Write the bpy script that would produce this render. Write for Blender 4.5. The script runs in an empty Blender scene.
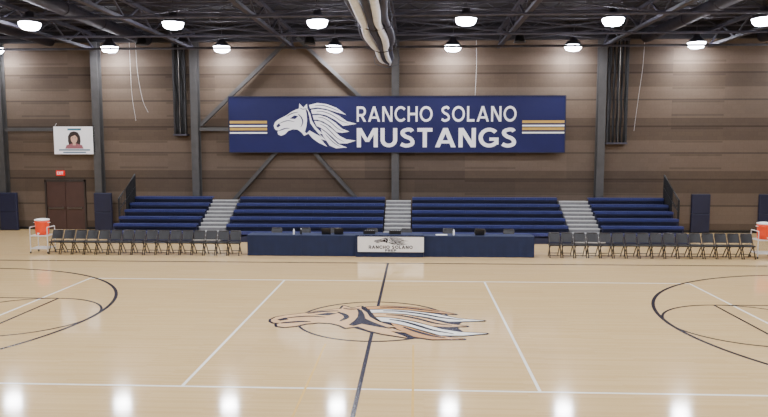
import bpy, bmesh, math, random
from mathutils import Vector, Matrix
random.seed(7)
scene = bpy.context.scene
coll = scene.collection

# ------------------------------------------------------------------ helpers
def lin(c):
    out = []
    for v in c:
        v = v/255.0
        out.append(v/12.92 if v <= 0.04045 else ((v+0.055)/1.055)**2.4)
    return tuple(out)+(1.0,)

def mat(name, col, rough=0.6, metal=0.0, noise=0.0, nscale=6.0, bump=0.0, emit=None, es=0.0, spec=0.5):
    m = bpy.data.materials.new(name); m.use_nodes = True
    nt = m.node_tree; b = nt.nodes['Principled BSDF']
    c = lin(col)
    b.inputs['Base Color'].default_value = c
    b.inputs['Roughness'].default_value = rough
    b.inputs['Metallic'].default_value = metal
    b.inputs['Specular IOR Level'].default_value = spec
    if emit:
        b.inputs['Emission Color'].default_value = lin(emit)
        b.inputs['Emission Strength'].default_value = es
    tc = nt.nodes.new('ShaderNodeTexCoord')
    nz = nt.nodes.new('ShaderNodeTexNoise'); nz.inputs['Scale'].default_value = nscale
    nz.inputs['Detail'].default_value = 4
    nt.links.new(tc.outputs['Object'], nz.inputs['Vector'])
    if noise > 0:
        r = nt.nodes.new('ShaderNodeValToRGB')
        r.color_ramp.elements[0].position = 0.3; r.color_ramp.elements[1].position = 0.7
        r.color_ramp.elements[0].color = tuple(x*(1-noise) for x in c[:3])+(1,)
        r.color_ramp.elements[1].color = tuple(min(1, x*(1+noise)) for x in c[:3])+(1,)
        nt.links.new(nz.outputs['Fac'], r.inputs['Fac'])
        nt.links.new(r.outputs['Color'], b.inputs['Base Color'])
    if bump > 0:
        bp = nt.nodes.new('ShaderNodeBump'); bp.inputs['Strength'].default_value = bump
        bp.inputs['Distance'].default_value = 0.02
        nt.links.new(nz.outputs['Fac'], bp.inputs['Height'])
        nt.links.new(bp.outputs['Normal'], b.inputs['Normal'])
    return m

class MB:
    def __init__(s): s.v = []; s.f = []
    def box(s, a, b):
        n = len(s.v)
        (x0,y0,z0),(x1,y1,z1) = a,b
        s.v += [(x0,y0,z0),(x1,y0,z0),(x1,y1,z0),(x0,y1,z0),(x0,y0,z1),(x1,y0,z1),(x1,y1,z1),(x0,y1,z1)]
        s.f += [tuple(n+i for i in q) for q in ((0,3,2,1),(4,5,6,7),(0,1,5,4),(1,2,6,5),(2,3,7,6),(3,0,4,7))]
        return s
    def beam(s, p, q, w, h):
        p = Vector(p); q = Vector(q); t = (q-p).normalized()
        up = Vector((0,1,0)) if abs(t.y) < 0.9 else Vector((0,0,1))
        a = t.cross(up).normalized(); b = a.cross(t).normalized()
        n = len(s.v)
        for o in (p,q):
            for i,j in ((-1,-1),(1,-1),(1,1),(-1,1)):
                s.v.append(tuple(o + a*(w/2*i) + b*(h/2*j)))
        s.f += [tuple(n+i for i in qd) for qd in ((0,3,2,1),(4,5,6,7),(0,1,5,4),(1,2,6,5),(2,3,7,6),(3,0,4,7))]
        return s
    def path(s, pts, r, n=8, sx=1.0):
        pts = [Vector(p) for p in pts]
        T = []
        for i in range(len(pts)):
            a = pts[max(0,i-1)]; b = pts[min(len(pts)-1,i+1)]
            T.append((b-a).normalized())
        ref = Vector((0,0,1)) if abs(T[0].z) < 0.9 else Vector((1,0,0))
        a = T[0].cross(ref).normalized()
        base = len(s.v)
        for i,p in enumerate(pts):
            a = (a - T[i]*a.dot(T[i])).normalized()
            b = T[i].cross(a)
            rr = r[i] if isinstance(r,(list,tuple)) else r
            for k in range(n):
                th = 2*math.pi*k/n
                s.v.append(tuple(p + a*(rr*sx*math.cos(th)) + b*(rr*math.sin(th))))
        for i in range(len(pts)-1):
            for k in range(n):
                k2 = (k+1)%n
                s.f.append((base+i*n+k, base+i*n+k2, base+(i+1)*n+k2, base+(i+1)*n+k))
        s.f.append(tuple(base+k for k in range(n))[::-1])
        s.f.append(tuple(base+(len(pts)-1)*n+k for k in range(n)))
        return s
    def tube(s, p, q, r, n=8): return s.path([p,q], r, n)
    def lathe(s, prof, c=(0,0,0), n=24):
        base = len(s.v)
        for r,z in prof:
            for k in range(n):
                th = 2*math.pi*k/n
                s.v.append((c[0]+r*math.cos(th), c[1]+r*math.sin(th), c[2]+z))
        for i in range(len(prof)-1):
            for k in range(n):
                k2 = (k+1)%n
                s.f.append((base+i*n+k, base+i*n+k2, base+(i+1)*n+k2, base+(i+1)*n+k))
        s.f.append(tuple(base+k for k in range(n))[::-1])
        s.f.append(tuple(base+(len(prof)-1)*n+k for k in range(n)))
        return s
    def poly(s, pts, z0, z1):
        n = len(s.v); m = len(pts)
        s.v += [(x,y,z0) for x,y in pts] + [(x,y,z1) for x,y in pts]
        s.f.append(tuple(n+i for i in range(m))[::-1]); s.f.append(tuple(n+m+i for i in range(m)))
        for i in range(m):
            j = (i+1)%m
            s.f.append((n+i,n+j,n+m+j,n+m+i))
        return s
    def ribbon(s, pts, w, z0, z1):
        P = [Vector((p[0],p[1])) for p in pts]; base = len(s.v); N = len(P)
        for i,p in enumerate(P):
            t = (P[min(N-1,i+1)]-P[max(0,i-1)]).normalized(); nn = Vector((-t.y,t.x))
            ww = w[i] if isinstance(w,(list,tuple)) else w
            L = p+nn*ww/2; R = p-nn*ww/2
            s.v += [(L.x,L.y,z0),(R.x,R.y,z0),(R.x,R.y,z1),(L.x,L.y,z1)]
        for i in range(N-1):
            a = base+4*i; b = a+4
            for k in range(4):
                k2 = (k+1)%4
                s.f.append((a+k,a+k2,b+k2,b+k))
        s.f.append((base,base+3,base+2,base+1)); e = base+4*(N-1)
        s.f.append((e,e+1,e+2,e+3))
        return s
    def obj(s, name, m, parent=None, loc=(0,0,0), rot=(0,0,0), smooth=False, bevel=0.0):
        me = bpy.data.meshes.new(name); me.from_pydata(s.v, [], s.f)
        bm = bmesh.new(); bm.from_mesh(me)
        bmesh.ops.recalc_face_normals(bm, faces=bm.faces)
        bm.to_mesh(me); bm.free()
        if smooth:
            for p in me.polygons: p.use_smooth = len(p.vertices) == 4
        me.materials.append(m)
        o = bpy.data.objects.new(name, me); coll.objects.link(o)
        o.location = loc; o.rotation_euler = rot
        if parent: o.parent = parent
        if bevel > 0:
            bv = o.modifiers.new('bevel','BEVEL'); bv.width = bevel; bv.segments = 2; bv.limit_method = 'ANGLE'
        return o

def tag(o, label, category, group=None):
    o["label"] = label; o["category"] = category
    if group: o["group"] = group
    return o
def top(name, label, category, loc, group=None, rz=0.0):
    e = bpy.data.objects.new(name, None); coll.objects.link(e); e.location = loc
    e.empty_display_size = 0.2; e.rotation_euler = (0,0,rz)
    return tag(e, label, category, group)
def dup(root, loc, rz=None):
    r = root.copy(); coll.objects.link(r); r.location = loc
    if rz is not None: r.rotation_euler = (0,0,rz)
    def rec(src, dst):
        for c in src.children:
            k = c.copy(); coll.objects.link(k); k.parent = dst; rec(c, k)
    rec(root, r)
    return r
def structure(o): o["kind"] = "structure"; return o
def catmull(pts, n=8):
    P = [Vector(p) for p in pts]; P = [P[0]*2-P[1]]+P+[P[-1]*2-P[-2]]
    out = []
    for i in range(1,len(P)-2):
        for k in range(n):
            t = k/n
            a,b,c,d = P[i-1],P[i],P[i+1],P[i+2]
            out.append(0.5*((2*b)+(c-a)*t+(2*a-5*b+4*c-d)*t*t+(3*b-a-3*c+d)*t**3))
    out.append(P[-2]); return out

# geometric sans lettering drawn as clean flat strokes (cap height 1)
def arc(cx,cy,rx,ry,a0,a1,n=20):
    return [(cx+rx*math.cos(math.radians(a0+(a1-a0)*i/n)), cy+ry*math.sin(math.radians(a0+(a1-a0)*i/n))) for i in range(n+1)]
def glyph(ch, w):
    h = w/2; P = []; R = []
    def bx(x0,y0,x1,y1): P.append([(x0,y0),(x1,y0),(x1,y1),(x0,y1)])
    def dg(x0,y0,x1,y1,k=1.12): 
        wx = w*k/2; P.append([(x0-wx,y0),(x0+wx,y0),(x1+wx,y1),(x1-wx,y1)])
    if ch=='A':
        W=.92+w*.2; c=W/2; e=w*.56; dg(e,0,c,1); dg(W-e,0,c,1); bx(.22,.2,W-.22,.2+w*.85)
    elif ch=='N':
        W=.80; bx(0,0,w,1); bx(W-w,0,W,1); P.append([(0,1),(w*1.2,1),(W,0),(W-w*1.2,0)])
    elif ch=='M':
        W=.98; bx(0,0,w,1); bx(W-w,0,W,1); c=W/2
        P.append([(0,1),(w*1.15,1),(c+w*.45,.28),(c-w*.45,.28)]); P.append([(W-w*1.15,1),(W,1),(c+w*.45,.28),(c-w*.45,.28)])
    elif ch=='H':
        W=.78; bx(0,0,w,1); bx(W-w,0,W,1); bx(w*.5,.5-h,W-w*.5,.5+h)
    elif ch=='O':
        W=1.0; R.append(arc(W/2,.5,W/2-h,.51-h,0,360,40))
    elif ch=='C':
        W=.86; R.append(arc(.49,.5,.49-h,.51-h,42,318,32))
    elif ch=='G':
        W=.92; R.append(arc(.49,.5,.49-h,.51-h,42,318,32)); bx(W-w,.14,W,.5); bx(.5,.5-w*.85,W,.5)
    elif ch=='S':
        W=.68; a=W-h*.9
        R.append([(p.x,p.y) for p in catmull([Vector(q) for q in ((a-.02,.84-h*.2),(.5,1-h*.98),(.34,1-h*.9),(h+.06,.88-h*.4),(h+.03,.70),(.26,.56),(.46,.47),(a-.02,.33),(a-.04,.14+h*.3),(.36,h*.9),(.2,h*1.0),(.02+h*.3,.17))],5)])
    elif ch=='U':
        W=.78; r=W/2-h; R.append([(h,1)]+arc(W/2,r+h,r,r,180,360,20)+[(W-h,1)])
    elif ch=='T':
        W=.70; bx(0,1-w,W,1); bx(W/2-h,0,W/2+h,1)
    elif ch=='L':
        W=.58; bx(0,0,w,1); bx(0,0,W,w)
    elif ch=='E':
        W=.62; bx(0,0,w,1); bx(0,0,W,w); bx(0,1-w,W,1); bx(0,.5-h,W*.92,.5+h)
    elif ch=='I':
        W=w; bx(0,0,w,1)
    elif ch=='X':
        W=.8; dg(w*.6,0,W-w*.6,1,1.3); dg(W-w*.6,0,w*.6,1,1.3)
    elif ch in 'RP':
        W=.72; bx(0,0,w,1); m=.42; r=(1-h-m)/2; cx=W-h-r
        R.append([(h,1-h),(cx-.02,1-h)]+arc(cx,m+r,r,r,90,-90,16)+[(cx-.02,m),(h,m)])
        if ch=='R': P.append([(.26,m),(.26+w*1.25,m),(W+.02,0),(W+.02-w*1.25,0)])
    else: W=.34
    return P,R,W
def lettering(body, name, W, H, m, parent, loc, w=0.15, gap=0.13, t=0.004):
    xs=0; items=[]
    for ch in body:
        P,R,gw=glyph(ch,w); items.append((xs,P,R)); xs+=gw+gap
    tot=xs-gap; sx=W/tot; sy=H; mb=MB(); k=0
    for x0,P,R in items:
        for p in P:
            mb.poly([((x0+a)*sx-W/2,b*sy-H/2) for a,b in p],0,t+0.0002*(k%5)); k+=1
        for r in R:
            tmp=MB().ribbon([(x0+a,b) for a,b in r],w,0,t+0.0002*(k%5)); k+=1
            n=len(mb.v); mb.v+=[(v[0]*sx-W/2,v[1]*sy-H/2,v[2]) for v in tmp.v]; mb.f+=[tuple(n+i for i in f) for f in tmp.f]
    return mb.obj(name,m,parent,loc,(math.radians(90),0,0))

# ------------------------------------------------------------------ materials
NAVY = mat('navy_vinyl', (17,20,74), 0.6, noise=0.05, nscale=1.5, spec=0.3)
WHITE = mat('white_print', (248,248,250), 0.6)
GOLD = mat('gold_print', (186,152,70), 0.6)
STEEL = mat('painted_steel', (70,69,68), 0.55, 0.2, noise=0.12, nscale=3)
DARKSTEEL = mat('dark_roof_steel', (56,54,64), 0.6, 0.1, noise=0.3, nscale=3)
BLACK = mat('black_plastic', (17,17,19), 0.45, noise=0.1)
BLACKFAB = mat('black_fabric', (14,14,16), 0.85, noise=0.2, nscale=20, bump=0.3)
CHROME = mat('brushed_metal', (110,106,100), 0.35, 0.8, noise=0.08)
CHAIRMETAL = mat('chair_metal', (56,50,46), 0.35, 0.6, noise=0.1)
SEATBLUE = mat('bleacher_blue_plastic', (34,42,94), 0.5, noise=0.08, nscale=4)
RISER = mat('bleacher_riser_dark', (18,22,50), 0.7, noise=0.15)
STEPGREY = mat('step_grey', (112,112,112), 0.6, noise=0.15, nscale=8)
STEPNOSE = mat('step_nosing', (185,185,183), 0.5, noise=0.05)
CLOTH = mat('tablecloth_navy', (18,30,62), 0.85, noise=0.1, nscale=3, bump=0.1)
ORANGE = mat('cooler_orange', (230,66,24), 0.4, noise=0.05)
WHITEPL = mat('white_plastic', (228,228,226), 0.4, noise=0.03)
WHITEMETAL = mat('white_coated_wire', (205,205,205), 0.4, 0.1, noise=0.05)
PADBLUE = mat('pad_navy', (18,22,50), 0.6, noise=0.1, nscale=3)
DOORM = mat('door_paint', (66,44,38), 0.55, noise=0.1, nscale=3)
FRAMEM = mat('door_frame_paint', (46,38,34), 0.5, noise=0.1)
RED = mat('exit_red', (190,20,18), 0.5, emit=(220,20,15), es=0.7)
LINEW = mat('court_white', (240,238,228), 0.2, noise=0.04)
LINEN = mat('court_navy', (14,17,40), 0.2, noise=0.1)
LINEY = mat('court_gold', (218,178,100), 0.2, noise=0.05)
TAN = mat('emblem_tan', (200,150,96), 0.2, noise=0.05)
PALE = mat('emblem_pale_wood', (222,182,132), 0.15, noise=0.05)
LENS = mat('lamp_glass', (255,255,255), 0.3, emit=(236,238,255), es=80.0)
CURTW = mat('curtain_white_mesh', (205,212,230), 0.8, noise=0.12, nscale=6, bump=0.3)
CURTN = mat('curtain_dark_vinyl', (30,32,54), 0.6, noise=0.2, nscale=5, bump=0.3)
STRAP = mat('strap_dark', (50,50,58), 0.7, noise=0.1)
SKIN = mat('poster_skin', (205,165,142), 0.7, noise=0.04)
HAIR = mat('poster_hair', (44,30,26), 0.7, noise=0.2)
CORAL = mat('poster_rose', (150,92,100), 0.7, noise=0.05)
TEAL = mat('poster_teal', (60,110,130), 0.7, noise=0.05)

def wall_material():
    m = bpy.data.materials.new('brown_panel_wall'); m.use_nodes = True
    nt = m.node_tree; b = nt.nodes['Principled BSDF']; N = nt.nodes.new; L = nt.links.new
    def math_(op, a, bb=None):
        n = N('ShaderNodeMath'); n.operation=op
        for i,v in enumerate((a,bb)):
            if v is None: continue
            if isinstance(v,(int,float)): n.inputs[i].default_value=v
            else: L(v,n.inputs[i])
        return n.outputs[0]
    tc = N('ShaderNodeTexCoord'); sp = N('ShaderNodeSeparateXYZ'); L(tc.outputs['Object'], sp.inputs[0])
    u = math_('ADD', sp.outputs['X'], sp.outputs['Y']); z = sp.outputs['Z']
    cb = N('ShaderNodeCombineXYZ'); L(u, cb.inputs['X']); L(z, cb.inputs['Y'])
    br = N('ShaderNodeTexBrick'); L(cb.outputs[0], br.inputs['Vector'])
    br.inputs['Scale'].default_value = 1.0; br.inputs['Brick Width'].default_value = 4.7
    br.inputs['Row Height'].default_value = 1.22; br.inputs['Mortar Size'].default_value = 0.0
    br.offset = 0.5
    br.inputs['Color1'].default_value = lin((102,88,75)); br.inputs['Color2'].default_value = lin((90,78,67))
    br.inputs['Mortar'].default_value = lin((80,70,60))
    par = math_('LESS_THAN', math_('FRACT', math_('DIVIDE', math_('ADD', z, 0.6), 2.44)), 0.42)
    pm = N('ShaderNodeMixRGB'); pm.blend_type='MULTIPLY'; pm.inputs['Color2'].default_value=(0.68,0.66,0.64,1)
    L(par, pm.inputs['Fac']); L(br.outputs['Color'], pm.inputs['Color1'])
    b2 = N('ShaderNodeTexBrick'); L(cb.outputs[0], b2.inputs['Vector'])
    b2.inputs['Scale'].default_value = 1.0; b2.inputs['Brick Width'].default_value = 0.4064
    b2.inputs['Row Height'].default_value = 0.2033; b2.inputs['Mortar Size'].default_value = 0.005; b2.offset=0.5
    b2.inputs['Color1'].default_value=(1.03,1.03,1.03,1); b2.inputs['Color2'].default_value=(0.96,0.96,0.96,1); b2.inputs['Mortar'].default_value=(0.88,0.86,0.85,1)
    def course(period, width, thr, amt, seed):
        fr = math_('FRACT', math_('DIVIDE', math_('ADD', z, seed), period))
        lt = math_('LESS_THAN', fr, width)
        bay = math_('FLOOR', math_('DIVIDE', u, 2.35))
        cc = N('ShaderNodeCombineXYZ'); L(bay, cc.inputs['X']); L(math_('FLOOR', math_('DIVIDE', z, 2.44)), cc.inputs['Y']); cc.inputs['Z'].default_value = seed*7.3
        wn = N('ShaderNodeTexWhiteNoise'); wn.noise_dimensions='3D'; L(cc.outputs[0], wn.inputs['Vector'])
        gt = math_('GREATER_THAN', wn.outputs['Value'], thr)
        return math_('MULTIPLY', math_('MULTIPLY', lt, gt), amt)
    fac = math_('MAXIMUM', course(1.22,0.06,0.0,0.65,0.0), course(0.61,0.14,0.62,0.4,0.1))
    mx = N('ShaderNodeMixRGB'); mx.blend_type='MULTIPLY'; mx.inputs['Color2'].default_value=(0.34,0.34,0.34,1)
    L(fac, mx.inputs['Fac']); L(pm.outputs[0], mx.inputs['Color1'])
    m3 = N('ShaderNodeMixRGB'); m3.blend_type='MULTIPLY'; m3.inputs['Fac'].default_value=1
    L(mx.outputs[0], m3.inputs['Color1']); L(b2.outputs['Color'], m3.inputs['Color2'])
    nz = N('ShaderNodeTexNoise'); nz.inputs['Scale'].default_value = 12; nz.inputs['Detail'].default_value = 5
    L(tc.outputs['Object'], nz.inputs['Vector'])
    rp = N('ShaderNodeValToRGB'); rp.color_ramp.elements[0].color=(0.88,0.88,0.88,1); rp.color_ramp.elements[1].color=(1.08,1.08,1.08,1)
    L(nz.outputs['Fac'], rp.inputs['Fac'])
    m2 = N('ShaderNodeMixRGB'); m2.blend_type='MULTIPLY'; m2.inputs['Fac'].default_value=1
    L(m3.outputs[0], m2.inputs['Color1']); L(rp.outputs[0], m2.inputs['Color2'])
    L(m2.outputs[0], b.inputs['Base Color']); b.inputs['Roughness'].default_value = 0.85
    b.inputs['Specular IOR Level'].default_value = 0.25
    bp = N('ShaderNodeBump'); bp.inputs['Strength'].default_value=0.2; L(nz.outputs['Fac'], bp.inputs['Height']); L(bp.outputs[0], b.inputs['Normal'])
    return m
WALL = wall_material()

def floor_material():
    m = bpy.data.materials.new('maple_court'); m.use_nodes = True
    nt = m.node_tree; b = nt.nodes['Principled BSDF']; N = nt.nodes.new; L = nt.links.new
    tc = N('ShaderNodeTexCoord')
    br = N('ShaderNodeTexBrick'); L(tc.outputs['Object'], br.inputs['Vector'])
    br.inputs['Scale'].default_value = 1.0; br.inputs['Brick Width'].default_value = 1.7
    br.inputs['Row Height'].default_value = 0.058; br.inputs['Mortar Size'].default_value = 0.001; br.offset = 0.37
    br.inputs['Color1'].default_value = lin((219,189,137)); br.inputs['Color2'].default_value = lin((211,179,125))
    br.inputs['Mortar'].default_value = lin((186,152,102))
    nz = N('ShaderNodeTexNoise'); nz.inputs['Scale'].default_value = 0.4; nz.inputs['Detail'].default_value = 2
    mp = N('ShaderNodeMapping'); mp.inputs['Scale'].default_value = (0.8,2,1); L(tc.outputs['Object'], mp.inputs[0]); L(mp.outputs[0], nz.inputs['Vector'])
    rp = N('ShaderNodeValToRGB'); rp.color_ramp.elements[0].color=(0.92,0.91,0.89,1); rp.color_ramp.elements[1].color=(1.03,1.03,1.03,1)
    L(nz.outputs['Fac'], rp.inputs['Fac'])
    m2 = N('ShaderNodeMixRGB'); m2.blend_type='MULTIPLY'; m2.inputs['Fac'].default_value=1
    L(br.outputs['Color'], m2.inputs['Color1']); L(rp.outputs[0], m2.inputs['Color2'])
    L(m2.outputs[0], b.inputs['Base Color']); b.inputs['Roughness'].default_value = 0.09
    b.inputs['Specular IOR Level'].default_value = 0.8
    return m
FLOOR = floor_material()
CEIL = mat('dark_roof_deck', (26,25,31), 0.8, noise=0.15, nscale=1)

# ------------------------------------------------------------------ room shell
WX, WY, CZ = 20.0, 32.0, 9.6
def shell(name, a, b, m): return structure(MB().box(a,b).obj(name, m))
shell('floor', (-WX,-3,-0.1), (WX,WY,0), FLOOR)
shell('ceiling', (-WX,-3,CZ), (WX,WY,CZ+0.1), CEIL)
shell('wall_back', (-WX,WY,-0.1), (WX,WY+0.2,CZ+0.1), WALL)
shell('wall_left', (-WX-0.2,-3,-0.1), (-WX,WY+0.2,CZ+0.1), WALL)
shell('wall_right', (WX,-3,-0.1), (WX+0.2,WY+0.2,CZ+0.1), WALL)
shell('wall_front', (-WX,-3.2,-0.1), (WX,-3,CZ+0.1), WALL)
shell('baseboard_back', (-WX,WY-0.03,0), (WX,WY,0.12), BLACK)
shell('trim_1', (-WX,WY-0.25,8.85), (WX,WY,CZ), CEIL)

# ------------------------------------------------------------------ court markings
CY = 15.55
def cline(name, pts, w, h, m, label):
    return tag(MB().ribbon(pts, w, 0, h).obj(name, m), label, 'floor marking')
VH=4.55
for sx in (-3,3):
    cline('court_line', [(sx,CY-VH),(sx,CY+VH)], 0.055, 0.003, LINEW, 'white painted volleyball attack line on the maple floor')
for sx in (-9,9):
    cline('court_line', [(sx,CY-VH),(sx,CY+VH)], 0.055, 0.003, LINEW, 'white painted volleyball end line on the maple floor')
for sy in (-VH,VH):
    cline('court_line', [(-9,CY+sy),(9,CY+sy)], 0.055, 0.0032, LINEW, 'white painted volleyball side line on the maple floor')
for sx in (-0.9,0.9):
    cline('court_line', [(sx,7.0),(sx,CY-2.0)], 0.04, 0.0034, LINEY, 'faint yellow painted line running to the centre circle')
cline('court_line', [(0,CY-7.62),(0,CY+7.62)], 0.075, 0.004, LINEN, 'navy painted half-court line across the maple floor')
for sy in (-7.62,7.62):
    cline('court_line', [(-14.33,CY+sy),(14.33,CY+sy)], 0.1, 0.0042, LINEN, 'navy painted basketball side line on the maple floor')
for s in (-1,1):
    cline('court_line', [(s*14.33,CY-7.62),(s*14.33,CY+7.62)], 0.06, 0.0044, LINEN, 'navy painted basketball base line on the maple floor')
    pts = [(s*14.33,CY-6.02)] + [(s*(12.75-6.02*math.cos(t)), CY+6.02*math.sin(t)) for t in [math.radians(-90+180*i/64) for i in range(65)]] + [(s*14.33,CY+6.02)]
    cline('three_point_line', pts, 0.085, 0.0046, LINEN, 'navy painted three-point arc on the maple floor')
    pts = [(s*(8.54-1.83*math.cos(t)), CY+1.83*math.sin(t)) for t in [2*math.pi*i/64 for i in range(65)]]
    cline('free_throw_circle', pts, 0.06, 0.0048, LINEN, 'navy painted free-throw circle on the maple floor')
    for p in ([(s*14.33,CY-1.83),(s*8.54,CY-1.83)], [(s*14.33,CY+1.83),(s*8.54,CY+1.83)], [(s*8.54,CY-1.85),(s*8.54,CY+1.85)]):
        cline('lane_line', p, 0.06, 0.005, LINEN, 'navy painted free-throw lane line on the maple floor')
pts = [(1.78*math.cos(t)-0.02, CY+1.78*math.sin(t)) for t in [2*math.pi*i/96 for i in range(97)]]
cline('center_circle', pts, 0.06, 0.0052, LINEN, 'navy painted centre circle around the horse head emblem')

# ------------------------------------------------------------------ horse emblem
HEAD = [(0,28),(1.5,32),(5,35),(10,37.5),(16,40.5),(22,44.5),(28,47.5),(32,48.8),(32.5,55),(37.5,50),(42,54.5),(42.5,49),(46,42),(48,34),(53,26),(62,17.5),(57,18),(66,9.5),(59,11.5),(67,2),
        (56,7),(49,12),(43.5,18),(38,15.5),(35,19.5),(30,23),(24,23.5),(18,21.5),(14,17.5),(9,15.5),(5.5,17),(4.5,20),(6,22),(2.5,22.5),(0.5,25)]
SHARDS = [[(44.5,53),(55,55.5),(67,54),(79,49.5),(91,41),(78,44.5),(66,48.3),(55,50),(46,48.8)],
          [(47,47.3),(56,48.3),(68,46.3),(82,40),(92,33),(104,30),(94,28.5),(87,27.5),(77,35),(66,40.5),(56,42.5),(48.5,42)],
          [(49,40.5),(57,41),(67,38),(77,31.8),(86,24),(95,20.5),(86,19),(79,20),(71,27.5),(62,33),(55,35),(50.5,35.2)],
          [(51,33.7),(58,33),(67,28.5),(75,22.3),(83,15),(91,11),(103,9.5),(92,6),(82,6),(74,13.5),(66,20.5),(58.5,25.5),(54,27.3)],
          [(59,24),(66,19),(73,12),(80,5.5),(92,1),(78,0),(70,3.5),(66,9.5),(62,15)]]
MID = [[(52,52.5),(62,52.5),(72,49.5),(83,45)],[(54,45.3),(62,45),(73,41),(84,34),(94,30.5)],[(56,38),(63,37),(72,31.5),(80,24.5),(88,21)],
       [(58,30),(65,26.5),(72,20),(79,13),(88,8)],[(65,17.5),(71,11),(78,5),(84,2)]]
BACK = [(40,52),(52,55),(66,53),(78,47),(88,37),(94,29),(90,20),(93,11),(86,4),(78,1),(68,1),(60,4),(50,9),(43,15),(36,20),(34,40)]
def mp(pts, W, H, mirror=False):
    return [((( -p[0] if mirror else p[0])+(50 if mirror else -50))*W/100.0, (p[1]-28)*H/56.0) for p in pts]
def taper(mb, pts, ws_fn, W, H, z0, z1, mirror=False):
    c = catmull([Vector((p[0],p[1])) for p in pts], 6); n = len(c)
    q = mp([(p.x,p.y) for p in c], W, H, mirror); s = (W/100.0+H/56.0)/2
    mb.ribbon(q, [max(0.06, ws_fn(i/(n-1)))*s for i in range(n)], z0, z1)
def linew(w): return lambda t: w*math.sin(math.pi*(0.1+0.85*t))**0.7
def outline_into(mb, P, r, W, H, z1, mirror):
    q = mp(P,W,H,mirror); s = W/100.0; n = len(q)
    for i in range(n):
        mb.ribbon([q[i],q[(i+1)%n]], 2*r*s, 0, z1)
        mb.poly([(q[i][0]+r*s*math.cos(a*math.pi/4),q[i][1]+r*s*math.sin(a*math.pi/4)) for a in range(8)],0,z1*1.02)
def emblem(parent, loc, rot, W, H, fill, ink, t=0.006, mirror=False, backing=None, mane_mats=None, outline=0, ik=1.0, mid=1.0, name='horse_emblem'):
    lvl = 0.0; root = None
    if backing:
        root = MB().poly(mp(BACK,W,H,mirror),0,t).obj(name, backing, parent, loc, rot)
        mbo = MB()
        for P in [HEAD]+SHARDS: outline_into(mbo, P, outline, W, H, t*1.1, mirror)
        mbo.obj('emblem_outline', backing, root)
        lvl = t*1.2
    h = MB().poly(mp(HEAD,W,H,mirror), lvl, lvl+t).obj('emblem_head' if root else name, fill, root or parent, (0,0,0) if root else loc, (0,0,0) if root else rot)
    root = root or h
    for i,P in enumerate(SHARDS):
        MB().poly(mp(P,W,H,mirror), lvl, lvl+t).obj('emblem_mane', mane_mats[i] if mane_mats else fill, root)
    mb = MB(); z0=lvl+t; z1=lvl+2*t
    for p,w in (([(31,42),(35,37.5),(36.5,32),(34,26)],1.5),([(6,21.5),(10,23),(15,24.5),(20,24.5)],1.3),([(7,30.5),(13,33),(19,34),(26,32.5)],1.0),([(16,39),(23,42.8),(31,44.5)],1.1),([(33,49.5),(37,48),(42,49)],0.9)):
        taper(mb, p, linew(w*ik), W, H, z0, z1, mirror)
    for p in MID: taper(mb, p, linew(mid), W, H, z0, z1, mirror)
    mb.poly(mp([(40,49),(43,46),(45,38),(46,31),(51,24),(60,14),(52,18),(45,22),(41.5,18.5),(39,20),(41,27),(42,34),(41.5,42)],W,H,mirror), z0, z1)
    mb.poly(mp([(20,36.5),(26,40.5),(31,39.5),(27,36)],W,H,mirror), z0, z1)
    mb.poly(mp([(3,27.5),(6.5,31),(8.5,28),(5,25.5)],W,H,mirror), z0, z1)
    mb.obj('emblem_linework', ink, root)
    return root

fe = top('floor_emblem', 'navy, tan and white horse head emblem painted at centre court', 'floor emblem', (-0.04,CY-0.12,0))
emblem(fe, (0,0,0.0), (0,0,0), 4.75, 2.95, PALE, LINEN, 0.0055, backing=LINEN, mane_mats=[TAN,LINEW,PALE,LINEW,TAN], outline=1.3, ik=1.7, mid=2.0)

# ------------------------------------------------------------------ wall structure
COLS = [-18.8,-14.1,-9.4,0.0,9.4]
for x in COLS:
    mb = MB()
    mb.box((x-0.17,31.6,0),(x+0.17,31.63,8.85)).box((x-0.17,31.97,0),(x+0.17,32.0,8.85)).box((x-0.02,31.63,0),(x+0.02,31.97,8.85))
    mb.box((x-0.25,31.58,0),(x+0.25,32.0,0.03))
    tag(mb.obj('steel_column', STEEL), 'grey painted steel I-beam column against the brown wall', 'column', 'steel wall columns')
def brace(p,q,lab='grey diagonal steel brace crossing the brown wall'):
    return tag(MB().beam(p,q,0.16,0.16).obj('steel_brace', STEEL), lab, 'brace', 'steel wall braces')
Yb = 31.8
brace((-8.9,Yb,0.1),(-4.85,Yb,4.55)); brace((-0.5,Yb,0.1),(-4.55,Yb,4.55))
brace((-9.15,Yb,5.0),(-4.85,Yb,9.0)); brace((-0.25,Yb,5.0),(-4.55,Yb,9.0))
brace((-9.22,Yb,4.8),(-0.18,Yb,4.8),'grey horizontal steel beam behind the large banner')
brace((-19.99,Yb,4.8),(-18.98,Yb,4.8),'grey horizontal steel girt on the brown wall')
brace((-18.62,Yb,4.8),(-14.28,Yb,4.8),'grey horizontal steel girt behind the small white banner')

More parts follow.
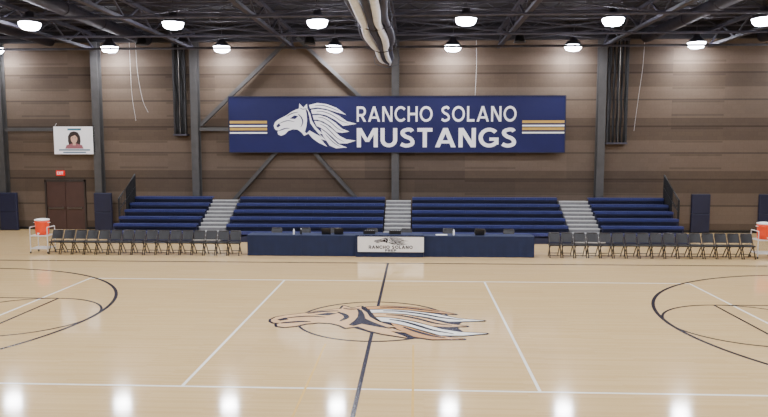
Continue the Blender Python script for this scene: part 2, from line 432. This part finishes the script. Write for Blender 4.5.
# ------------------------------------------------------------------ main banner
R90 = (math.radians(90),0,0)
bn = top('wall_banner', 'wide navy banner reading RANCHO SOLANO MUSTANGS with white horse head', 'banner', (0,31.5,3.74))
MB().box((-7.72,0,0),(7.72,0.08,2.54)).obj('banner_panel', NAVY, bn)
for a,b in (((-7.75,-0.02,-0.03),(7.75,0.1,0.0)),((-7.75,-0.02,2.54),(7.75,0.1,2.57)),((-7.76,-0.02,0.0),(-7.72,0.1,2.54)),((7.72,-0.02,0.0),(7.76,0.1,2.54))):
    MB().box(a,b).obj('banner_frame', PADBLUE, bn)
lettering('RANCHO SOLANO','banner_lettering',7.3,0.70,WHITE,bn,(1.88,0.0,1.74),w=0.16,gap=0.17)
lettering('MUSTANGS','banner_lettering',7.3,0.88,WHITE,bn,(1.88,0.0,0.66),w=0.19,gap=0.13)
emblem(bn, (-3.78,0,1.22), R90, 3.7, 2.1, WHITE, NAVY, 0.006, mid=1.0)
for x0,x1 in ((-7.7,-5.95),(5.8,7.7)):
    for z,h,m in ((1.32,0.12,GOLD),(1.17,0.07,WHITE),(1.0,0.12,GOLD),(0.85,0.07,WHITE)):
        MB().box((x0,-0.005,z),(x1,0,z+h)).obj('banner_stripe', m, bn)

# small poster banner
pb = top('poster_banner', 'small white banner with portrait of dark-haired woman, hung on wall', 'banner', (-15.18,31.6,3.63))
MB().box((-0.98,0,0),(0.98,0.02,1.3)).obj('banner_sheet', WHITE, pb)
for (x0,x1,z,h) in ((-0.3,0.35,1.12,0.09),(-0.75,0.75,0.17,0.06),(-0.55,0.55,0.06,0.05)): MB().box((x0,-0.006,z),(x1,0,z+h)).obj('print_line', TEAL, pb)
ell = lambda rx,rz,cz,n=24,cx=0: [(cx+rx*math.cos(t), rz*math.sin(t)+cz) for t in [2*math.pi*i/n for i in range(n)]]
MB().poly([(-0.24,0.38),(-0.3,0.6),(-0.29,0.85),(-0.18,1.03),(0,1.08),(0.18,1.03),(0.29,0.85),(0.31,0.6),(0.26,0.38),(0.1,0.42),(-0.1,0.42)],0,0.004).obj('portrait_hair',HAIR,pb,(0,0,0),R90)
MB().poly([(-0.44,0.26),(-0.38,0.42),(-0.12,0.5),(0.12,0.5),(0.38,0.42),(0.44,0.26)],0.004,0.006).obj('portrait_top',CORAL,pb,(0,0,0),R90)
MB().poly(ell(0.16,0.22,0.73),0.006,0.009).poly([(-0.07,0.42),(0.07,0.42),(0.07,0.6),(-0.07,0.6)],0.006,0.0085).obj('portrait_face',SKIN,pb,(0,0,0),R90)
MB().poly([(-0.17,0.8),(-0.1,0.98),(0.1,0.98),(0.17,0.78),(0.05,0.9)],0.009,0.011).poly(ell(0.025,0.015,0.77,10,-0.065),0.009,0.011).poly(ell(0.025,0.015,0.77,10,0.065),0.009,0.011).obj('portrait_feature',HAIR,pb,(0,0,0),R90)
for x in (-0.93,0.93): MB().tube((x,0.01,1.28),(x,0.2,1.45),0.008,6).obj('banner_cord', WHITEMETAL, pb)

# door + exit sign
dr = top('door_1','brown double door with push bars in the back wall','door',(-15.9,32,0)); structure(dr)
MB().box((-1.0,-0.08,0),(-0.92,0,2.4)).box((0.92,-0.08,0),(1.0,0,2.4)).box((-1.0,-0.08,2.3),(1.0,0,2.4)).obj('door_frame', FRAMEM, dr)
for s in (-1,1):
    lf = MB().box((min(0.01*s,0.91*s),-0.05,0.01),(max(0.01*s,0.91*s),0,2.3)).obj('door_leaf', DOORM, dr, bevel=0.005)
    MB().box((min(0.1*s,0.82*s),-0.13,1.0),(max(0.1*s,0.82*s),-0.10,1.06)).box((0.12*s-0.03,-0.11,0.98),(0.12*s+0.03,-0.05,1.08)).box((0.8*s-0.03,-0.11,0.98),(0.8*s+0.03,-0.05,1.08)).obj('push_bar', CHROME, lf)
ex = top('exit_sign','small red lit EXIT sign above the double door','exit sign',(-16.1,32,2.6))
MB().box((-0.2,-0.08,0),(0.2,0,0.24)).obj('sign_box', RED, ex, bevel=0.008)
lettering('EXIT','sign_lettering',0.3,0.14,WHITE,ex,(0,-0.08,0.12),w=0.2)

# column pads
for x in (-18.45,-13.85,14.1,17.15):
    p = top('column_pad','navy vinyl safety pad strapped at the column base' if x<0 else 'navy vinyl safety pad fixed to the brown wall','wall pad',(x,31.55 if x<0 else 31.97,0),'navy column pads')
    MB().box((-0.42,-0.12,0.02),(0.42,0.03,0.9)).box((-0.42,-0.12,0.9),(0.42,0.03,1.8)).obj('pad_cover', PADBLUE, p, bevel=0.03)
    MB().box((-0.43,-0.13,0.0),(0.43,0.03,0.04)).obj('pad_base', BLACK, p)

# black folded netting / tracks beside columns
for x,z0,z1,w in ((-10.1,4.5,8.85,0.26),(10.1,4.1,8.85,0.42)):
    r = top('folded_net','black folded divider netting hanging in a rail beside a column','divider netting',(x,31.7,z0))
    h = z1-z0
    for s in (-1,1):
        MB().box((s*w-0.04,-0.06,0),(s*w+0.04,0.06,h)).obj('net_rail', BLACK, r, bevel=0.01)
    n = 5
    for i in range(n):
        xx = -w+0.08+(2*w-0.16)*i/(n-1)
        MB().path([(xx+0.015*math.sin(k*1.3+i),-0.02+0.03*math.sin(k*0.9+2*i),0.05+(h-0.1)*k/14) for k in range(15)], 0.05, 6).obj('net_fold', BLACKFAB, r, smooth=True)
    MB().box((-w-0.06,-0.1,0),(w+0.06,0.3,0.08)).obj('net_bracket', DARKSTEEL, r)
    MB().box((-w-0.06,-0.1,h-0.1),(w+0.06,0.3,h)).obj('net_bracket', DARKSTEEL, r)
    MB().tube((0.03,-0.12,0.1),(0.03,-0.12,h-0.05),0.012,6).obj('pull_cord', CHROME, r)

# hanging cables
for pts in ([(-12.2,31.9,8.85),(-12.15,31.9,7.5),(-11.95,31.9,6.2),(-11.7,31.9,5.6)],
            [(-12.5,31.9,8.85),(-12.48,31.9,7.4),(-12.45,31.9,6.4),(-12.3,31.9,5.2)],
            [(11.3,31.9,8.85),(11.25,31.9,7.6),(11.1,31.9,6.2),(10.95,31.9,4.7)],
            [(3.7,31.9,8.85),(3.72,31.9,7.7),(3.68,31.9,6.35)]):
    tag(MB().path(catmull(pts,5),0.006,6).obj('hanging_cable', WHITEMETAL), 'thin pale cable hanging down the brown wall', 'cable', 'hanging wall cables')

# ------------------------------------------------------------------ bleachers
BX = [(-12.1,-8.45),(-7.15,-0.45),(0.8,7.35),(8.75,12.1)]
Y0 = 28.0
for x0,x1 in BX:
    L = x1-x0; xc = (x0+x1)/2
    r = top('bleacher_section','bank of navy plastic bleacher seats against the wall','bleachers',(xc,Y0,0),'bleacher sections')
    a,b = -L/2, L/2
    mb = MB()
    for n in range(6):
        y = 0.6*n
        mb.box((a,y+0.1,0.25*n),(b,y+0.13,0.25*(n+1)))
        mb.box((a,y+0.1,0.25*(n+1)-0.03),(b,min(y+0.72,3.45),0.25*(n+1)))
        mb.box((a,y+0.03,0.25*(n+1)),(b,y+0.06,0.43+0.25*n-0.05))
        mb.box((a,y+0.02,0.25*n+0.0),(a+0.04,3.4 if n==5 else y+0.62,0.25*(n+1)))
        mb.box((b-0.04,y+0.02,0.25*n+0.0),(b,3.4 if n==5 else y+0.62,0.25*(n+1)))
    mb.box((a,0.03,0.0),(b,0.06,0.3))
    mb.obj('bleacher_frame', RISER, r)
    nm = round(L/0.46); w = L/nm
    for n in range(6):
        mb = MB(); z = 0.43+0.25*n; y = 0.6*n
        for k in range(nm):
            xx = a+k*w
            mb.box((xx+0.002,y,z-0.11),(xx+w-0.002,y+0.04,z)).box((xx+0.002,y+0.04,z-0.05),(xx+w-0.002,y+0.3,z-0.006))
        mb.obj('seat_row', SEATBLUE, r)
# end rails
for s in (-1,1):
    r = top('end_rail','black tubular guard rail with dark panel on the bleacher end','guard rail',(s*12.16,Y0,0),'bleacher end rails')
    P = lambda y,z: (0,y,z)
    MB().path([P(1.4,0),P(1.4,1.7),P(3.2,2.7),P(3.2,0)],0.04,8).obj('rail_frame', BLACK, r)
    for k in range(1,12):
        y = 1.4+1.8*k/12; MB().tube(P(y,0.3),P(y,1.7+1.0*k/12),0.014,6).obj('rail_picket', BLACK, r)
    MB().tube(P(1.4,0.3),P(3.2,0.3),0.02).obj('rail_bar', BLACK, r); MB().tube(P(1.4,1.2),P(3.2,2.15),0.025).obj('rail_bar', BLACK, r)
    mb = MB(); mb.v=[(-0.01,2.2,0.5),(-0.01,3.18,0.5),(-0.01,3.18,2.65),(-0.01,2.2,2.1),(0.01,2.2,0.5),(0.01,3.18,0.5),(0.01,3.18,2.65),(0.01,2.2,2.1)]
    mb.f=[(0,1,2,3),(4,7,6,5),(0,4,5,1),(1,5,6,2),(2,6,7,3),(3,7,4,0)]
    mb.obj('guard_panel', BLACKFAB, r)
# aisle steps
for x0,x1 in ((-8.45,-7.15),(-0.45,0.8),(7.35,8.75)):
    r = top('aisle_stairs','grey aisle steps with pale nosings between bleacher seats','stairs',((x0+x1)/2,Y0-0.15,0),'bleacher aisle stairs')
    w = (x1-x0)/2-0.06
    for j in range(11):
        z = 0.14*(j+1); y = 0.3*j; yb = 3.5 if j==10 else y+0.3
        st = MB().box((-w,y,0.0 if j<2 else z-0.2),(w,yb,z-0.015)).obj('step', STEPGREY, r)
        MB().box((-w,y-0.01,z-0.04),(w,y+0.05,z)).obj('step_nosing', STEPNOSE, st)

# ------------------------------------------------------------------ folding chairs
def make_chair(loc, rz, group, label):
    r = top('folding_chair', label, 'chair', loc, group, rz)
    for s in (-1,1):
        MB().path([(s*0.195,-0.23,0.012),(s*0.195,-0.03,0.44),(s*0.195,0.14,0.78),(s*0.175,0.17,0.86)],0.019,8).obj('leg', CHAIRMETAL, r, smooth=True)
        MB().path([(s*0.17,0.25,0.012),(s*0.17,0.04,0.30),(s*0.17,-0.10,0.44)],0.018,8).obj('leg', CHAIRMETAL, r, smooth=True)
        MB().lathe([(0.021,0),(0.021,0.03)],(s*0.195,-0.225,0),8).obj('foot_cap', BLACK, r)
        MB().lathe([(0.021,0),(0.021,0.03)],(s*0.17,0.245,0),8).obj('foot_cap', BLACK, r)
    for a,b,q in (((-0.19,-0.2,0.09),(0.19,-0.2,0.09),0.014),((-0.17,0.19,0.12),(0.17,0.19,0.12),0.014),((-0.18,0.17,0.865),(0.18,0.17,0.865),0.018)):
        MB().tube(a,b,q).obj('crossbar', CHAIRMETAL, r)
    MB().box((-0.2,-0.21,0.43),(0.2,0.2,0.48)).obj('seat', BLACK, r, bevel=0.015)
    bk = MB()
    n = 7
    for i in range(n):
        t = i/n; t2=(i+1)/n
        f = lambda t: 0.02*math.sin(math.pi*t)
        x0=-0.2+0.4*t; x1=-0.2+0.4*t2
        b0=len(bk.v)
        for x,tt in ((x0,t),(x1,t2)):
            o=f(tt)
            bk.v += [(x,0.035+o,0.55),(x,0.06+o,0.55),(x,0.175+o,0.865),(x,0.15+o,0.865)]
        bk.f += [(b0,b0+3,b0+7,b0+4),(b0+1,b0+5,b0+6,b0+2),(b0+3,b0+2,b0+6,b0+7),(b0,b0+4,b0+5,b0+1)]
        if i==0: bk.f.append((b0,b0+1,b0+2,b0+3))
        if i==n-1: bk.f.append((b0+4,b0+7,b0+6,b0+5))
    bk.obj('backrest', BLACK, r)
    return r
first = None
for side,xa,xb,n in ((-1,-12.52,-5.75,16),(1,6.0,12.85,16)):
    for i in range(n):
        x = xa+(xb-xa)*i/(n-1); loc=(x,24.75+random.uniform(-0.01,0.01),0); rz=math.radians(random.uniform(-0.6,0.6))
        if first is None: first = make_chair(loc, rz, 'folding chairs along the sideline', 'black and metal folding chair in a sideline row')
        else: dup(first, loc, rz)
for x in (-4.4,-3.3,-2.1,-0.7,0.6,2.2,3.4,4.5):
    c = dup(first,(x,25.75,0),math.radians(random.uniform(-5,5)))
    c["group"]='folding chairs behind the scorer tables'; c["label"]='black and metal folding chair tucked behind the draped tables'

# ------------------------------------------------------------------ tables
def cloth_mesh(w, d, h):
    mb = MB(); pts = []
    def side(p,q,n):
        for i in range(n): pts.append((p[0]+(q[0]-p[0])*i/n, p[1]+(q[1]-p[1])*i/n))
    c = [(-w/2,-d/2),(w/2,-d/2),(w/2,d/2),(-w/2,d/2)]
    side(c[0],c[1],60); side(c[1],c[2],16); side(c[2],c[3],60); side(c[3],c[0],16)
    M = len(pts); rows = 7
    for k in range(rows):
        t = k/(rows-1); z = h*(1-t)
        for i,(x,y) in enumerate(pts):
            ny = 0
            if abs(abs(y)-d/2)<1e-4: ny = math.copysign(1,y)
            am = 0.012*t*math.sin(x*9.0)+0.006*t*math.sin(x*23.0+1)
            mb.v.append((x, y+ny*(am+0.012*t), z+0.004))
    for k in range(rows-1):
        for i in range(M):
            j=(i+1)%M; mb.f.append((k*M+i,k*M+j,(k+1)*M+j,(k+1)*M+i))
    mb.f.append(tuple(range(M)))
    return mb
def table(xc, w, y=24.95, d=0.76, h=0.76, label='folding table covered by a navy floor-length tablecloth'):
    r = top('draped_table', label, 'table', (xc,y,0), 'navy draped scorer tables')
    cloth_mesh(w,d,h).obj('tablecloth', CLOTH, r)
    MB().box((-w/2+0.01,-d/2+0.01,h-0.045),(w/2-0.01,d/2-0.01,h-0.005)).obj('tabletop', WHITEPL, r)
    for sx in (-1,1):
        for sy in (-1,1):
            MB().tube((sx*(w/2-0.2),sy*(d/2-0.1),0),(sx*(w/2-0.2),sy*(d/2-0.1),h-0.045),0.014).obj('leg', CHAIRMETAL, r)
for xc in (-4.245,-2.25,2.25,4.245): table(xc,1.992)
table(0,2.48,24.85,h=0.80,label='centre folding table with navy cloth behind the white banner')
tb = top('table_banner','white banner with navy horse head reading RANCHO SOLANO PREP','banner',(0.05,24.42,0.17))
MB().box((-1.2,0,0),(1.2,0.012,0.6)).obj('banner_sheet', WHITEPL, tb, bevel=0.003)
emblem(tb,(0,0,0.42),R90,1.2,0.3,LINEN,WHITEPL,0.003)
lettering('RANCHO SOLANO','banner_lettering',1.6,0.12,LINEN,tb,(0,0,0.20),w=0.22,gap=0.14,t=0.003)
lettering('PREP','banner_lettering',0.4,0.085,LINEN,tb,(0,0,0.08),w=0.22,gap=0.16,t=0.003)
for z in (0.0,0.578): MB().box((-1.2,-0.003,z),(1.2,0,z+0.022)).obj('banner_border', LINEN, tb)

# table items
def laptop(x,y,z,rz=0):
    r = top('laptop','open dark laptop standing on a draped table','laptop',(x,y,z),'laptops on the tables',rz)
    MB().box((-0.17,-0.12,0),(0.17,0.12,0.018)).obj('keyboard_base', BLACK, r, bevel=0.004)
    MB().box((-0.17,-0.006,0),(0.17,0.006,0.23)).obj('screen', BLACK, r,(0,-0.12,0.018),(math.radians(12),0,0),bevel=0.004)
T=0.765
laptop(-2.35,24.95,T); laptop(-1.9,24.98,T,0.1); laptop(3.3,24.98,T)
def console(x,y,z,lab):
    r = top('scoreboard_console',lab,'console',(x,y,z),'scoreboard consoles on the table')
    mb=MB(); mb.v=[(-0.22,-0.14,0),(0.22,-0.14,0),(0.22,0.14,0),(-0.22,0.14,0),(-0.22,-0.14,0.14),(0.22,-0.14,0.14),(0.22,0.14,0.05),(-0.22,0.14,0.05)]
    mb.f=[(0,3,2,1),(4,5,6,7),(0,1,5,4),(1,2,6,5),(2,3,7,6),(3,0,4,7)]
    mb.obj('console_body', BLACK, r, bevel=0.01)
    for i in range(5):
        for j in range(2):
            xx=-0.17+0.075*i; yy=-0.06+0.08*j; zz=0.095-0.32*(yy)
            MB().box((xx,yy,zz-0.02),(xx+0.04,yy+0.035,zz+0.014)).obj('button', WHITEPL, r)
console(-0.75,24.85,0.805,'black scoreboard control console on the centre table')
console(0.2,24.85,0.805,'black scoreboard control console on the centre table')
def bottle(x,y,z,m,lab):
    r = top('water_bottle',lab,'bottle',(x,y,z),'bottles on the tables')
    MB().lathe([(0.033,0),(0.035,0.01),(0.035,0.15),(0.02,0.18),(0.014,0.19)],n=14).obj('bottle_body', m, r, smooth=True)
    MB().lathe([(0.016,0.19),(0.016,0.215)],n=12).obj('cap', WHITEPL, r)
bottle(-3.55,24.8,T,WHITEPL,'small white drink bottle on a draped table')
bottle(-3.3,24.9,T,BLACK,'small black drink bottle on a draped table')
bottle(2.35,24.85,T,WHITEPL,'small white drink bottle on a draped table')
mg = top('scorebook','open white scorebook lying on a draped table','book',(1.9,24.85,T))
MB().box((-0.22,-0.15,0),(0.22,0.15,0.008)).obj('cover', BLACK, mg)
for s in (-1,1): MB().box((min(0.003*s,0.21*s),-0.14,0.008),(max(0.003*s,0.21*s),0.14,0.02)).obj('page', WHITEPL, mg)

# ------------------------------------------------------------------ coolers and carts
def cooler(x,y):
    c = top('utility_cart','white wire cart on casters beside the folding chairs','cart',(x,y,0),'drink carts')
    for sx in (-1,1):
        MB().path([(sx*0.33,-0.27,0.08),(sx*0.33,-0.27,0.97),(sx*0.33,-0.25,0.99),(sx*0.33,0.25,0.99),(sx*0.33,0.27,0.97),(sx*0.33,0.27,0.08)],0.018).obj('cart_frame', WHITEMETAL, c)
    for z in (0.2,0.68):
        mb = MB()
        for k in range(9):
            yy=-0.27+0.54*k/8; mb.tube((-0.33,yy,z),(0.33,yy,z),0.006,6)
        mb.tube((-0.33,-0.27,z-0.02),(0.33,-0.27,z-0.02),0.016).tube((-0.33,0.27,z-0.02),(0.33,0.27,z-0.02),0.016)
        mb.tube((-0.33,-0.27,z-0.01),(-0.33,0.27,z-0.01),0.016).tube((0.33,-0.27,z-0.01),(0.33,0.27,z-0.01),0.016)
        mb.obj('cart_shelf', WHITEMETAL, c)
    for sx in (-1,1):
        for sy in (-1,1):
            MB().path([(sx*0.33-0.015,sy*0.27,0.04),(sx*0.33+0.015,sy*0.27,0.04)],0.04,12).obj('caster', BLACK, c)
    k = top('drink_cooler','orange insulated drink cooler with white lid on a cart','cooler',(x,y,0.687),'drink coolers')
    q = 1.28
    S = lambda prof: [(a*q,b*q) for a,b in prof]
    MB().lathe(S([(0.17,0),(0.18,0.02),(0.185,0.1),(0.19,0.12),(0.185,0.14),(0.19,0.34),(0.2,0.36),(0.2,0.42)]),n=24).obj('cooler_body', ORANGE, k, smooth=True)
    MB().lathe(S([(0.205,0.42),(0.21,0.44),(0.205,0.455),(0.14,0.47),(0.08,0.48)]),n=24).obj('lid', WHITEPL, k, smooth=True)
    MB().box((-0.02,-0.32,0.05),(0.02,-0.22,0.09)).box((-0.012,-0.32,0.03),(0.012,-0.29,0.11)).obj('spigot', WHITEPL, k, bevel=0.004)
    for s in (-1,1):
        MB().path([(s*0.24,-0.05,0.46),(s*0.29,-0.05,0.46),(s*0.29,0.05,0.46),(s*0.24,0.05,0.46)],0.012,6).obj('handle', WHITEPL, k)
cooler(-13.17,24.95); cooler(13.52,24.95)

# ------------------------------------------------------------------ roof trusses and joists
def truss(x, ya=-3.0, yb=31.74):
    r = top('roof_truss','dark open-web steel roof truss under the ceiling','roof truss',(x,0,0),'open-web roof trusses')
    MB().box((-0.09,ya,9.12),(0.09,yb,9.25)).obj('top_chord', DARKSTEEL, r)
    MB().box((-0.09,ya,8.45),(0.09,yb,8.56)).obj('bottom_chord', DARKSTEEL, r)
    mb = MB(); n = 28; st=(yb-ya)/n
    for i in range(n):
        y=ya+i*st
        a,b=((8.52,9.15) if i%2==0 else (9.15,8.52))
        mb.beam((0,y+0.03,a),(0,y+st-0.03,b),0.06,0.06)
    mb.obj('truss_web', DARKSTEEL, r)
    if x in (-9.4,-4.7,0,4.7):
        for y in (20.0,24.2,28.2,30.4):
            for a,b in ((8.6,9.1),(9.1,8.6)):
                e = 0.04 if a<b else -0.04
                MB().beam((0.1,y+e,a),(4.6,y+e,b),0.045,0.045).obj('sway_brace', DARKSTEEL, r)
for x in (-14.1,-9.4,-4.7,0,4.7,9.4,14.1): truss(x)
for i in range(17):
    y=-1+2*i
    if y>31: continue
    mb=MB().box((-19.95,y-0.06,9.52),(19.95,y+0.06,CZ)).box((-19.95,y-0.06,9.25),(19.95,y+0.06,9.31))
    for k in range(40):
        xx=-19.9+k*1.0
        mb.beam((xx,y,9.3),(xx+0.45,y,9.53),0.03,0.03).beam((xx+0.5,y,9.53),(xx+0.95,y,9.3),0.03,0.03)
    tag(mb.obj('roof_joist', DARKSTEEL),'dark steel roof joist spanning across the trusses','roof joist','roof joists')
for y,z,rr in ((30.45,8.36,0.05),(27.2,8.38,0.05),(23.2,8.38,0.05)):
    tag(MB().tube((-19.98,y,z),(19.98,y,z),rr,10).obj('ceiling_pipe', DARKSTEEL,smooth=True),'dark pipe running below the roof trusses','pipe','ceiling pipes')
for x in (-16.2,-11.6,11.3,16.4):
    d = top('air_duct','round dark grey air duct hung between the roof trusses','duct',(x,0,8.9),'round air ducts')
    MB().tube((0,-2.9,0),(0,31.7,0),0.24,20).obj('duct_body', DARKSTEEL, d, smooth=True)
    for k in range(12):
        MB().tube((0,-2+2.9*k,0),(0,-1.94+2.9*k,0),0.262,20).obj('duct_collar', DARKSTEEL, d)
    for y in range(1,31,6):
        MB().tube((0,y,0.2),(0,y,0.36),0.02).obj('duct_hanger', DARKSTEEL, d)
for x in (-10.9,5.3,-3.6):
    s = top('ceiling_speaker','round black loudspeaker hanging from the roof on a rod','speaker',(x,29.4,8.35),'hanging speakers')
    MB().lathe([(0.12,0.42),(0.16,0.38),(0.22,0.1),(0.26,0.02),(0.24,0)],n=20).obj('speaker_body', BLACK, s, smooth=True)
    MB().tube((0,0,0.4),(0,0,1.25),0.015).obj('hanging_rod', DARKSTEEL, s)

# ------------------------------------------------------------------ divider curtain roll
dc = top('divider_curtain','rolled-up white and dark gym divider curtain strapped under the truss','curtain',(-0.2,0,7.5))
def strand(dx,dz,r,m,ph,sag):
    pts=[];rs=[]
    N=90
    for i in range(N+1):
        y=6+23*i/N
        s=abs(math.sin(math.pi*(y-6)/4.6))
        endt = min(1,(29-y)/6)
        pts.append((dx*(0.3+0.7*endt)+0.04*math.sin(y*1.1+ph),y,dz-sag*s+0.02*math.sin(y*2+ph)))
        rs.append(r*(0.85+0.2*s)*(0.5+0.5*endt))
    MB().path(pts,rs,10).obj('curtain_fold',m,dc,smooth=True)
strand(-0.48,0.05,0.08,CURTN,0,0.08); strand(-0.32,-0.04,0.12,CURTW,1,0.10); strand(-0.08,-0.08,0.09,CURTN,2,0.12); strand(0.12,-0.06,0.11,CURTW,2.6,0.10)
strand(0.32,0.04,0.10,CURTN,3,0.08); strand(-0.1,0.14,0.12,CURTN,4.4,0.05)
for i in range(6):
    y=6+4.6*i
    if y>29: continue
    MB().path([(0.1,y,0.96),(-0.62,y,0.22),(-0.58,y,-0.04),(-0.1,y,-0.2),(0.4,y,-0.08),(0.45,y,0.2),(0.25,y,0.96)],0.018,6).obj('strap',STRAP,dc)

# ------------------------------------------------------------------ lights
ld = bpy.data.lights.new('lamp','AREA'); ld.shape='DISK'; ld.size=0.7; ld.energy=160; ld.color=(0.99,0.985,1.0)
hb = None
for y in (31.1,24.9,18.7,12.5,6.3):
    for k in range(8):
        x = (k-3.5)*5.28
        if hb is None:
            hb = top('high_bay_light','round glowing high-bay gym light hanging from the roof','ceiling light',(x,y,8.35),'high-bay gym lights')
            MB().lathe([(0.38,0.16),(0.36,0.20),(0.26,0.34),(0.16,0.40),(0.14,0.55),(0.1,0.58)],n=24).obj('housing', DARKSTEEL, hb, smooth=True)
            MB().lathe([(0.14,-0.08),(0.27,-0.05),(0.35,0.04),(0.38,0.16)],n=24).obj('lens', LENS, hb, smooth=True)
            MB().tube((0,0,0.56),(0,0,1.25),0.018).obj('hanging_rod', DARKSTEEL, hb)
            lo = bpy.data.objects.new('lamp', ld); coll.objects.link(lo); lo.parent = hb; lo.location=(0,0,-0.10)
        else:
            z = 8.35 + random.uniform(-0.05,0.05)
            h2 = dup(hb,(x+random.uniform(-0.12,0.12),y,z)); h2.rotation_euler = (math.radians(random.uniform(-2.5,2.5)),math.radians(random.uniform(-2.5,2.5)),0)

# ------------------------------------------------------------------ world + camera
w = bpy.data.worlds.new('World'); scene.world = w; w.use_nodes = True
w.node_tree.nodes['Background'].inputs[0].default_value=(0.5,0.55,0.65,1)
w.node_tree.nodes['Background'].inputs[1].default_value=0.05
cam = bpy.data.cameras.new('camera'); cam.sensor_width=36; cam.lens=680/768*36; cam.clip_end=200
co = bpy.data.objects.new('camera', cam); coll.objects.link(co)
co.location=(0.92,0,4.06); co.rotation_euler=(math.radians(90-5.33),0,math.radians(2.61))
scene.camera = co
